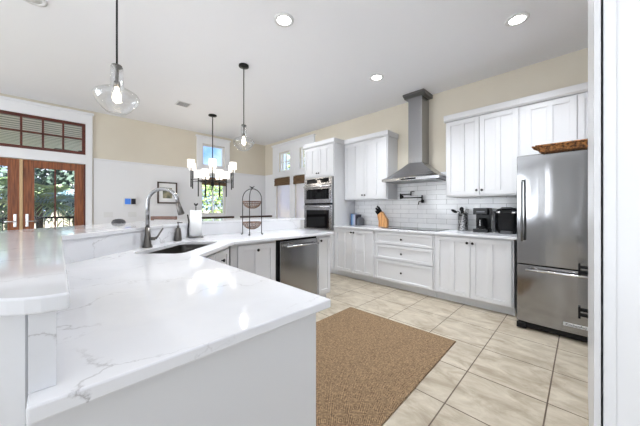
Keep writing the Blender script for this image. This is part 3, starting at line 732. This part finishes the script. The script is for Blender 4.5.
bmesh.ops.triangle_fill(bm, use_beauty=True, use_dissolve=False, edges=es_)
def inside(x, y, poly):
    c = False
    for i in range(len(poly)):
        x1, y1 = poly[i]; x2, y2 = poly[i-1]
        if (y1 > y) != (y2 > y) and x < (x2-x1)*(y-y1)/(y2-y1)+x1: c = not c
    return c
bmesh.ops.delete(bm, geom=[f for f in bm.faces if inside(*f.calc_center_median()[:2], hole) or not inside(*f.calc_center_median()[:2], ct)], context='FACES_ONLY')
ex = bmesh.ops.extrude_face_region(bm, geom=list(bm.faces)); bmesh.ops.translate(bm, vec=(0, 0, .03), verts=[g for g in ex['geom'] if isinstance(g, bmesh.types.BMVert)])
bmesh.ops.recalc_face_normals(bm, faces=bm.faces); bm.to_mesh(me); bm.free(); me.materials.append(M['marble'])
o = bpy.data.objects.new('island_countertop', me); COL.objects.link(o); o.location = (0, 0, .884)
bv = o.modifiers.new('bevel', 'BEVEL'); bv.width = .004; bv.segments = 2; bv.limit_method = 'ANGLE'; bv.angle_limit = math.radians(50)
tag(o, 'white grey-veined quartz worktop of the island with the sink cut into it', 'countertop')
# splash between worktop and raised bar
pi_ = [(-.002, .665), (-.002, 2.031), (1.119, 3.136), (2.70, 3.136)]
po = [(-.036, .665), (-.036, 2.045), (1.105, 3.17), (2.70, 3.17)]
sp_ = MB().prism(pi_[:]+po[::-1], .9145, 1.0495)
tag(sp_.build('stone_splash', M['marble']), 'low grey-veined stone upstand between island worktop and raised bar', 'splash')
# pony wall behind it
pw_o = [(-.18, .70), (-.18, 2.105), (1.045, 3.31), (2.70, 3.31)]
pq = [(-.0415, .70), (-.0365,.71), (-.0365, 2.046), (1.1045, 3.1705), (2.70, 3.1705)]
tag(MB().prism(pq+pw_o[::-1], 0, 1.0495).build('bar_knee_wall', M['white']), 'white half wall carrying the raised breakfast bar', 'half wall')
# bar top
bt = [(.015, .648), (.015, 2.031), (1.126, 3.139), (2.80, 3.139), (2.80, 3.85), (.82, 3.85), (-.85, 2.18), (-.85, 1.02), (-.5, 1.0), (-.3, .97)]+[(-.02*k, .649+7*(.02*k)**2) for k in range(10, -1, -1)]
tag(MB().prism(bt, 1.05, 1.08).build('raised_bar_top', M['marble'], bevel=.004), 'raised white quartz bar top with rounded end in the left foreground', 'countertop')

# island cabinets: near leg, corner sink cabinet, far leg
tag(MB().prism([(-.036, .664), (.645, .664), (.645, 1.85), (.37, 2.125), (-.036, 1.75)], 0, .8835).build('island_end_cabinet', M['cab'], bevel=.002), 'plain white near leg of the island in the left foreground', 'cabinet')
t = thing('sink_cabinet', 'white diagonal corner cabinet under the sink with two small doors', 'cabinet', (*uv(1.80, .853), 0), PI/4)
bmh = .70
mb = MB().box(-.0, .70, .021, .54, .10, .60).box(0, .70, .021, .06, .6005, .882).box(.0, .68, .09, .5, 0, .0995)
mb.build('body', M['cab'], t, .001)
door(t, .03, .342, .13, .86, 0, .19, .78, 1, st=.045); door(t, .348, .66, .13, .86, 0, .47, .78, 1, st=.045)
def isl(name, label, x0, w, cat='cabinet'):
    return thing(name, label, cat, (x0, 2.385, 0), 0, None)
t = isl('pull_out_cabinet', 'white island cabinet with single knob left of the dishwasher', 1.215, .5)
MB().box(.0, .496, .021, .74, .10, .882).box(-.035, -.0005, .0195, .05, .10, .882).box(0, .496, .09, .74, 0, .0995).build('body', M['cab'], t, .001)
door(t, .035, .47, .13, .86, 0, .25, .80, 2)
t = isl('end_cabinet', 'narrow white island cabinet right of the dishwasher', 2.345, .24)
MB().box(.0, .25, .021, .745, .10, .882).box(0, .25, .09, .745, 0, .0995).build('body', M['cab'], t, .001)
door(t, .02, .235, .13, .86, 0, .045, .815, 1, st=.045)
t = thing('dishwasher', 'stainless dishwasher with bar handle built into the far leg of the island', 'dishwasher', (1.715, 2.385, 0))
MB().box(.004, .624, .02, .6, .10, .88).build('tub', M['bplastic'], t)
MB().box(.03, .605, -.018, .0195, .11, .858).build('door', M['steel'], t, .004)
MB().tube([(.09, -.06, .80), (.585, -.06, .80)], .011).tube([(.11, -.0185, .80), (.11, -.06, .80)], .009, 8).tube([(.565, -.0185, .80), (.565, -.06, .80)], .009, 8).build('handle', M['chrome'], t)
MB().box(.004, .624, .07, .5, .0, .0995).build('toe_kick', M['bplastic'], t)

# sink bowl
t = thing('sink', 'undermount stainless steel sink in the diagonal corner of the island', 'sink', (0, 0, 0))
sk = MB()
def ringpts(off, z):
    r_ = max(.01, rad-off); out = []
    for cu_, cv_, a0 in ((SU1-rad, SV1-rad, 0), (SU0+rad, SV1-rad, PI/2), (SU0+rad, SV0+rad, PI), (SU1-rad, SV0+rad, 1.5*PI)):
        for i in range(5):
            a = a0+PI/2*i/4; x, y = uv(cu_+(rad-off)*math.cos(a), cv_+(rad-off)*math.sin(a)); out.append((x, y, z))
    return out
rings = [ringpts(-.02, .8835), ringpts(-.001, .8835), ringpts(.0, .72), ringpts(.02, .70)]
base_i = 0
for a_, b_ in zip(rings, rings[1:]):
    n = len(a_); sk.add(a_+b_, [(i, (i+1) % n, (i+1) % n+n, i+n) for i in range(n)], True)
sk.add(rings[-1], [tuple(range(len(rings[-1])))])
sk.build('bowl', M['sinksteel'], t)
cxx, cyy = uv((SU0+SU1)/2, (SV0+SV1)/2)
MB().lathe([(0, .703), (.045, .703), (.05, .7005)], (cxx, cyy, 0)).build('drain', M['darksteel'], t)

# faucet (stands behind the sink; arches over the bowl towards the front)
fx, fy = uv(2.12, 1.395)
t = thing('kitchen_faucet', 'tall gooseneck pull-down faucet in gunmetal and steel behind the sink', 'faucet', (fx, fy, CZ), PI/4)
MB().lathe([(0, 0), (.036, 0), (.036, .008), (.027, .03), (.022, .09), (.019, .165), (0, .165)], seg=20).build('base', M['bronze'], t)
pts = [(0, 0, .1655), (0, 0, .33)]
for i in range(1, 14):
    a = PI-PI*.98*i/13; pts.append((0, -.122-.122*math.cos(a)*1, .36+.115*math.sin(a)))
pts[1] = (0, 0, .34)
MB().tube([(0, p[1], p[2]) for p in pts], .0145, 14).build('neck', M['steel'], t)
e_ = pts[-1]
MB().tube([(0, e_[1]-.001, e_[2]-.002), (0, e_[1]-.012, e_[2]-.04), (0, e_[1]-.028, e_[2]-.095), (0, e_[1]-.03, e_[2]-.102)], [.0155, .019, .025, .02], 14).build('spray_head', M['bronze'], t)
MB().tube([(.0, -.02, .07), (.02, -.05, .07)], .014).tube([(.02, -.05, .07), (.03, -.062, .085), (.045, -.098, .155)], [.012, .007, .006], 10).build('lever', M['bronze'], t)
# soap pump
sx_, sy_ = uv(2.57, 1.392)
t = thing('soap_dispenser', 'brushed metal soap pump bottle standing right of the faucet', 'soap dispenser', (sx_, sy_, CZ))
MB().lathe([(0, 0), (.034, 0), (.034, .01), (.029, .07), (.022, .12), (.012, .128), (0, .128)], seg=20).build('bottle', M['bronze'], t)
MB().lathe([(0, .1285), (.013, .129), (.012, .15), (.005, .152), (.005, .17), (.011, .172), (.011, .185), (0, .187)], seg=14).tube([(0, 0, .178), (.03, -.03, .176)], .005, 8).build('pump', M['bronze'], t)
# paper towel holder
tx_, ty_ = uv(2.84, 1.345)
t = thing('paper_towel_holder', 'dark metal paper towel stand with leaf finial and side arm', 'paper towel holder', (tx_, ty_, CZ), -PI/4)
MB().lathe([(0, 0), (.078, 0), (.078, .012), (0, .014)], seg=28).build('base', M['darksteel'], t)
MB().tube([(0, 0, .0145), (0, 0, .335)], .006).build('rod', M['black'], t)
MB().add([(0, 0, .335), (-.026, 0, .365), (-.014, 0, .375), (0, 0, .362), (.014, 0, .375), (.026, 0, .365), (0, .006, .355), (0, -.006, .355)],
         [(0, 1, 6), (1, 2, 6), (2, 3, 6), (3, 4, 6), (4, 5, 6), (5, 0, 6), (1, 0, 7), (2, 1, 7), (3, 2, 7), (4, 3, 7), (5, 4, 7), (0, 5, 7)]).build('finial', M['black'], t)
q = [Vector((-.0, 0, 0))]
R2 = Matrix.Rotation(PI/4, 3, 'Z')
MB().tube([(-.07, -.025, .013), (-.072, -.025, .10), (-.064, -.025, .17), (-.078, -.025, .25)], .007).build('side_arm', M['black'], t)
rl = MB().lathe([(.02, 0), (.058, 0), (.058, .28), (.02, .28), (.02, 0)], seg=32)
tag(rl.build('paper_towel_roll', M['paper'], loc=(tx_, ty_, CZ+.016)), 'white roll of paper towel on the dark stand', 'paper towel')
# two tier wire fruit stand
t = thing('fruit_stand', 'two tier dark wire fruit stand with wicker bowls on the island', 'fruit stand', (1.665, 2.83, CZ), -PI/4)
Rr = .115
MB().tube([(-Rr, 0, .014), (-Rr, 0, .43)]+[(-Rr*math.cos(PI*i/12), 0, .43+.125*math.sin(PI*i/12)) for i in range(1, 12)]+[(Rr, 0, .43), (Rr, 0, .014)], .005, 8).tube([(0, -Rr, .014), (0, -Rr, .43)]+[(0, -Rr*math.cos(PI*i/12), .43+.118*math.sin(PI*i/12)) for i in range(1, 7)], .005, 8).build('frame', M['black'], t)
for x, y in ((-Rr, 0), (Rr, 0), (0, -Rr)): MB().lathe([(0, 0), (.011, .003), (.012, .012), (0, .016)], (x*1.08, y*1.08, 0), 10).build('foot', M['black'], t)

MB().add([(0, 0, .55), (-.035, 0, .59), (0, 0, .575), (.035, 0, .59), (0, .01, .57), (0, -.01, .57)], [(0, 1, 4), (1, 2, 4), (2, 3, 4), (3, 0, 4), (1, 0, 5), (2, 1, 5), (3, 2, 5), (0, 3, 5)]).build('finial', M['black'], t)
def wbowl(z, name, rimm):
    mb = MB(); d = .085; r0 = Rr*.93
    prof = [(r0*math.sin(PI/2*i/6)*1, z-d*math.cos(PI/2*i/6)) for i in range(1, 7)]
    for r_, z_ in prof: mb.tube([(r_*math.cos(2*PI*k/24), r_*math.sin(2*PI*k/24), z_) for k in range(25)], .0035 if r_ < r0*.99 else .006, 6, False)
    for k in range(20):
        a = 2*PI*k/20; mb.tube([(r_*math.cos(a), r_*math.sin(a), z_) for r_, z_ in prof], .0028, 5)
    return mb.build(name, M['wirewicker'], t)
wbowl(.40, 'bowl', 0); wbowl(.15, 'bowl', 0)
# small dark domed speaker on the bar
t = tag(MB().lathe([(0, 0), (.06, 0), (.062, .008), (.05, .028), (.03, .038), (0, .041)]).build('small_speaker', M['darkgrey'], loc=(.45, 3.44, 1.0805)), 'small dark domed speaker lying on the raised bar', 'speaker')

# ---------------- chairs behind the bar ----------------
def chair(label, x, y, rz, m, w=.5):
    t = thing('dining_chair', label, 'chair', (x, y, 0), rz, 'high backed chairs beyond the bar')
    h = w/2
    MB().box(-h, h, -.22, .22, .45, .49).build('seat', m, t, .01)
    for sx in (-1, 1):
        for sy in (-1, 1):
            MB().box(sx*(h-.02)-.018, sx*(h-.02)+.018, sy*.2-.018, sy*.2+.018, 0, .4495).build('leg', m, t)
        MB().box(sx*(h-.02)-.018, sx*(h-.02)+.018, -.219, -.183, .4905, 1.03).build('back_post', m, t)
    mb = MB()
    for i in range(8):
        x0 = -h+w*i/8; x1 = -h+w*(i+1)/8; mb.box(x0, x1, -.225, -.18, 1.0305, 1.09)
    mb.build('top_rail', m, t, .004)
    MB().box(-h+.04, h-.04, -.212, -.19, .75, .80).build('back_slat', m, t)
chair('dark wooden chair whose top rail shows below the chandelier window', 1.99, 4.72, 0, M['darkwood'], .58)
chair('dark wooden chair whose top rail shows behind the fruit stand', 2.76, 4.72, 0, M['darkwood'], .70)
chair('reddish brown chair whose top rail shows below the framed picture', 1.50, 5.50, -PI/4, M['brownwood'], .46)

# ---------------- rug ----------------
rg = MB().box(-.88, .88, -.605, .605, 0, .011).build('jute_rug', M['rug'], bevel=.004, loc=(1.70, 1.41, .0005), rot=(0, 0, math.radians(1.0)))
tag(rg, 'rectangular brown woven jute rug on the tile floor', 'rug')

# ---------------- pantry cabinet, door and jamb at the right edge ----------------
t = thing('pantry_cabinet', 'tall white pantry cabinet seen edge-on beside the refrigerator', 'cabinet', (0, 0, 0))
MB().box(1.3, 2.42, -.70, -.046, 0, 3.045).build('body', M['cab'], t)
MB().box(1.2, 1.2995, -.0415, -.027, 0, 3.045).build('side_trim', M['cab'], t)
f_ = MB().box(1.3, 2.42, -.0455, -.027, .02, .70).build('drawer', M['cab'], t)
def pull(par, z):
    MB().box(2.28, 2.32, .006, .017, z-.036, z+.036).box(2.288, 2.312, -.0265, .006, z-.024, z-.007).box(2.288, 2.312, -.0265, .006, z+.007, z+.024).build('pull', M['bplastic'], par)
pull(f_, .585)
f_ = MB().box(1.3, 2.42, -.0455, -.027, .703, 3.03).build('door', M['cab'], t); pull(f_, .85)
d = struct(MB().box(1.22, 1.255, -.85, -.0475, .01, 2.9).box(1.212, 1.22, -.0745, -.0475, .01, 2.9).box(1.212, 1.22, -.85, -.78, .01, 2.9).build('door_3', M['white'], bevel=.001))
MB().box(1.256, 1.298, -.85, -.06, .01, 2.95).build('door_stop', M['darkgrey'], d)  # dark sheet behind the door gap, standing in for its shade
MB().box(1.2565, 1.298, -.0600, -.0460, .70, .735).build('latch_plate', M['white'], d)

# ---------------- ceiling fixtures ----------------
def downlight(x, y, label, watts=8, lens='downlight'):
    t = thing('recessed_light', label, 'ceiling light', (x, y, CH), 0, 'recessed ceiling lights')
    MB().lathe([(.065, -.0005), (.095, -.0005), (.095, -.008), (.065, -.012), (.065, -.0005)], seg=32).build('trim_ring', M['soft'], t)
    MB().lathe([(0, -.006), (.0645, -.006), (.0645, -.0005), (0, -.0005)], seg=32).build('lens', M[lens], t)
    if not watts: return
    ld = bpy.data.lights.new('downlight', 'AREA'); ld.shape = 'DISK'; ld.size = .13; ld.energy = watts; ld.color = (.90, .95, 1); ld.spread = math.radians(115)
    lo = bpy.data.objects.new('downlight', ld); COL.objects.link(lo); lo.parent = t; lo.location = (0, 0, -.02)
downlight(1.54, 2.03, 'recessed ceiling light nearest, above the rug and sink')
downlight(3.12, .44, 'recessed ceiling light in front of the refrigerator')
downlight(3.12, 2.01, 'recessed ceiling light in front of the range hood')
downlight(-.16, 3.36, 'recessed ceiling light cut by the top edge at the left', 0, 'soft')
for i_, (x_, y_) in enumerate(((1.54, .44), (-2.2, 3.36), (-2.2, .6), (3.0, 3.9), (-3.5, 5.2))):   # added fill lamps for even overhead light, no fixtures
    ld = bpy.data.lights.new('downlight', 'AREA'); ld.shape = 'DISK'; ld.size = .13; ld.energy = 6.5 if i_ < 3 else 4.5; ld.color = (.93, .96, 1)
    lo = bpy.data.objects.new('downlight', ld); COL.objects.link(lo); lo.location = (x_, y_, CH-.02)
t = thing('ceiling_vent', 'small square white ceiling air vent', 'vent', (1.54, 4.91, CH))
MB().box(-.11, .11, -.11, .11, -.008, -.0005).build('frame', M['soft'], t, .003)
vb = MB()
for i in range(7): vb.box(-.085, .085, -.09+i*.027, -.09+i*.027+.011, -.012, -.0085)
vb.build('slats', mat('light grey slat', srgb(150, 150, 152), .5), t)

def pendant(x, y, zb, label):
    t = thing('pendant_light', label, 'pendant light', (x, y, CH), 0, 'clear glass pendants over the bar')
    b = zb-CH
    MB().lathe([(0, -.0005), (.062, -.0005), (.062, -.02), (.012, -.028), (0, -.028)], seg=28).build('canopy', M['black'], t)
    MB().tube([(0, 0, -.0285), (0, 0, b+.325)], .006).build('rod', M['black'], t)
    MB().lathe([(0, b+.33), (.03, b+.328), (.034, b+.315), (.012, b+.30), (.009, b+.22), (.017, b+.215), (.019, b+.18), (0, b+.18)], seg=20).build('socket', M['bronze'], t)
    MB().lathe([(.036, b+.315), (.037, b+.19), (.045, b+.172), (.085, b+.158), (.118, b+.138), (.131, b+.118), (.130, b+.10), (.112, b+.066), (.080, b+.026), (.058, b+.006), (.04, b), (0, b)], seg=40).build('glass_shade', M['clear'], t)
    MB().lathe([(0, b+.179), (.011, b+.178), (.014, b+.15), (.024, b+.12), (.026, b+.10), (.018, b+.08), (0, b+.072)], seg=16).build('bulb', M['bulb'], t)
    ld = bpy.data.lights.new('pendant_glow', 'POINT'); ld.energy = 2; ld.color = (1, .85, .65); ld.shadow_soft_size = .03
    lo = bpy.data.objects.new('pendant_glow', ld); COL.objects.link(lo); lo.parent = t; lo.location = (0, 0, b+.06)
pendant(.286, 2.26, 1.885, 'nearest clear glass pendant light at upper left with black rod')
pendant(1.67, 3.04, 1.965, 'farther clear glass pendant light above the fruit stand')

# chandelier
t = thing('chandelier', 'black ring chandelier with white drum shades hanging before the window', 'chandelier', (2.13, 5.09, CH))
MB().lathe([(0, -.0005), (.075, -.0005), (.075, -.02), (.02, -.03), (0, -.03)], seg=28).build('canopy', M['black'], t)
zc = 1.76-CH
MB().tube([(0, 0, -.0305), (0, 0, zc-.06)], .009).lathe([(0, zc-.1), (.03, zc-.09), (.03, zc+.03), (0, zc+.05)], seg=16).build('stem', M['black'], t)
nA = 12; RA = .42
for k in range(nA):
    a = 2*PI*(k+.25)/nA; rA = RA if k % 2 == 0 else RA*.6; c_, s_ = math.cos(a), math.sin(a); z0 = (1.62 if k % 2 == 0 else 1.46)-CH
    arm = MB().tube([(.025*c_, .025*s_, zc), (rA*c_-.011*c_, rA*s_-.011*s_, zc)], .006, 6).build('arm', M['black'], t)
    MB().tube([(rA*c_, rA*s_, z0), (rA*c_, rA*s_, z0+.36)], .011, 8).build('upright', M['black'], t)
    sh = MB().lathe([(.064, z0+.36), (.064, z0+.50), (.06, z0+.50), (.06, z0+.36), (.064, z0+.36)], (rA*c_, rA*s_, 0), 24).build('lamp_shade', M['lampshade'], t)
    MB().lathe([(0, z0+.38), (.012, z0+.39), (.02, z0+.42), (.012, z0+.46), (0, z0+.47)], (rA*c_, rA*s_, 0), 10).build('bulb', M['dimbulb'], sh)
MB().tube([(RA*.55*math.cos(2*PI*i/32), RA*.55*math.sin(2*PI*i/32), zc-.013) for i in range(33)], .007, 6, False).build('ring', M['black'], t)
ld = bpy.data.lights.new('chandelier_glow', 'POINT'); ld.energy = 4; ld.color = (1, .9, .78); ld.shadow_soft_size = .06
lo = bpy.data.objects.new('chandelier_glow', ld); COL.objects.link(lo); lo.parent = t; lo.location = (0, 0, 1.95-CH)
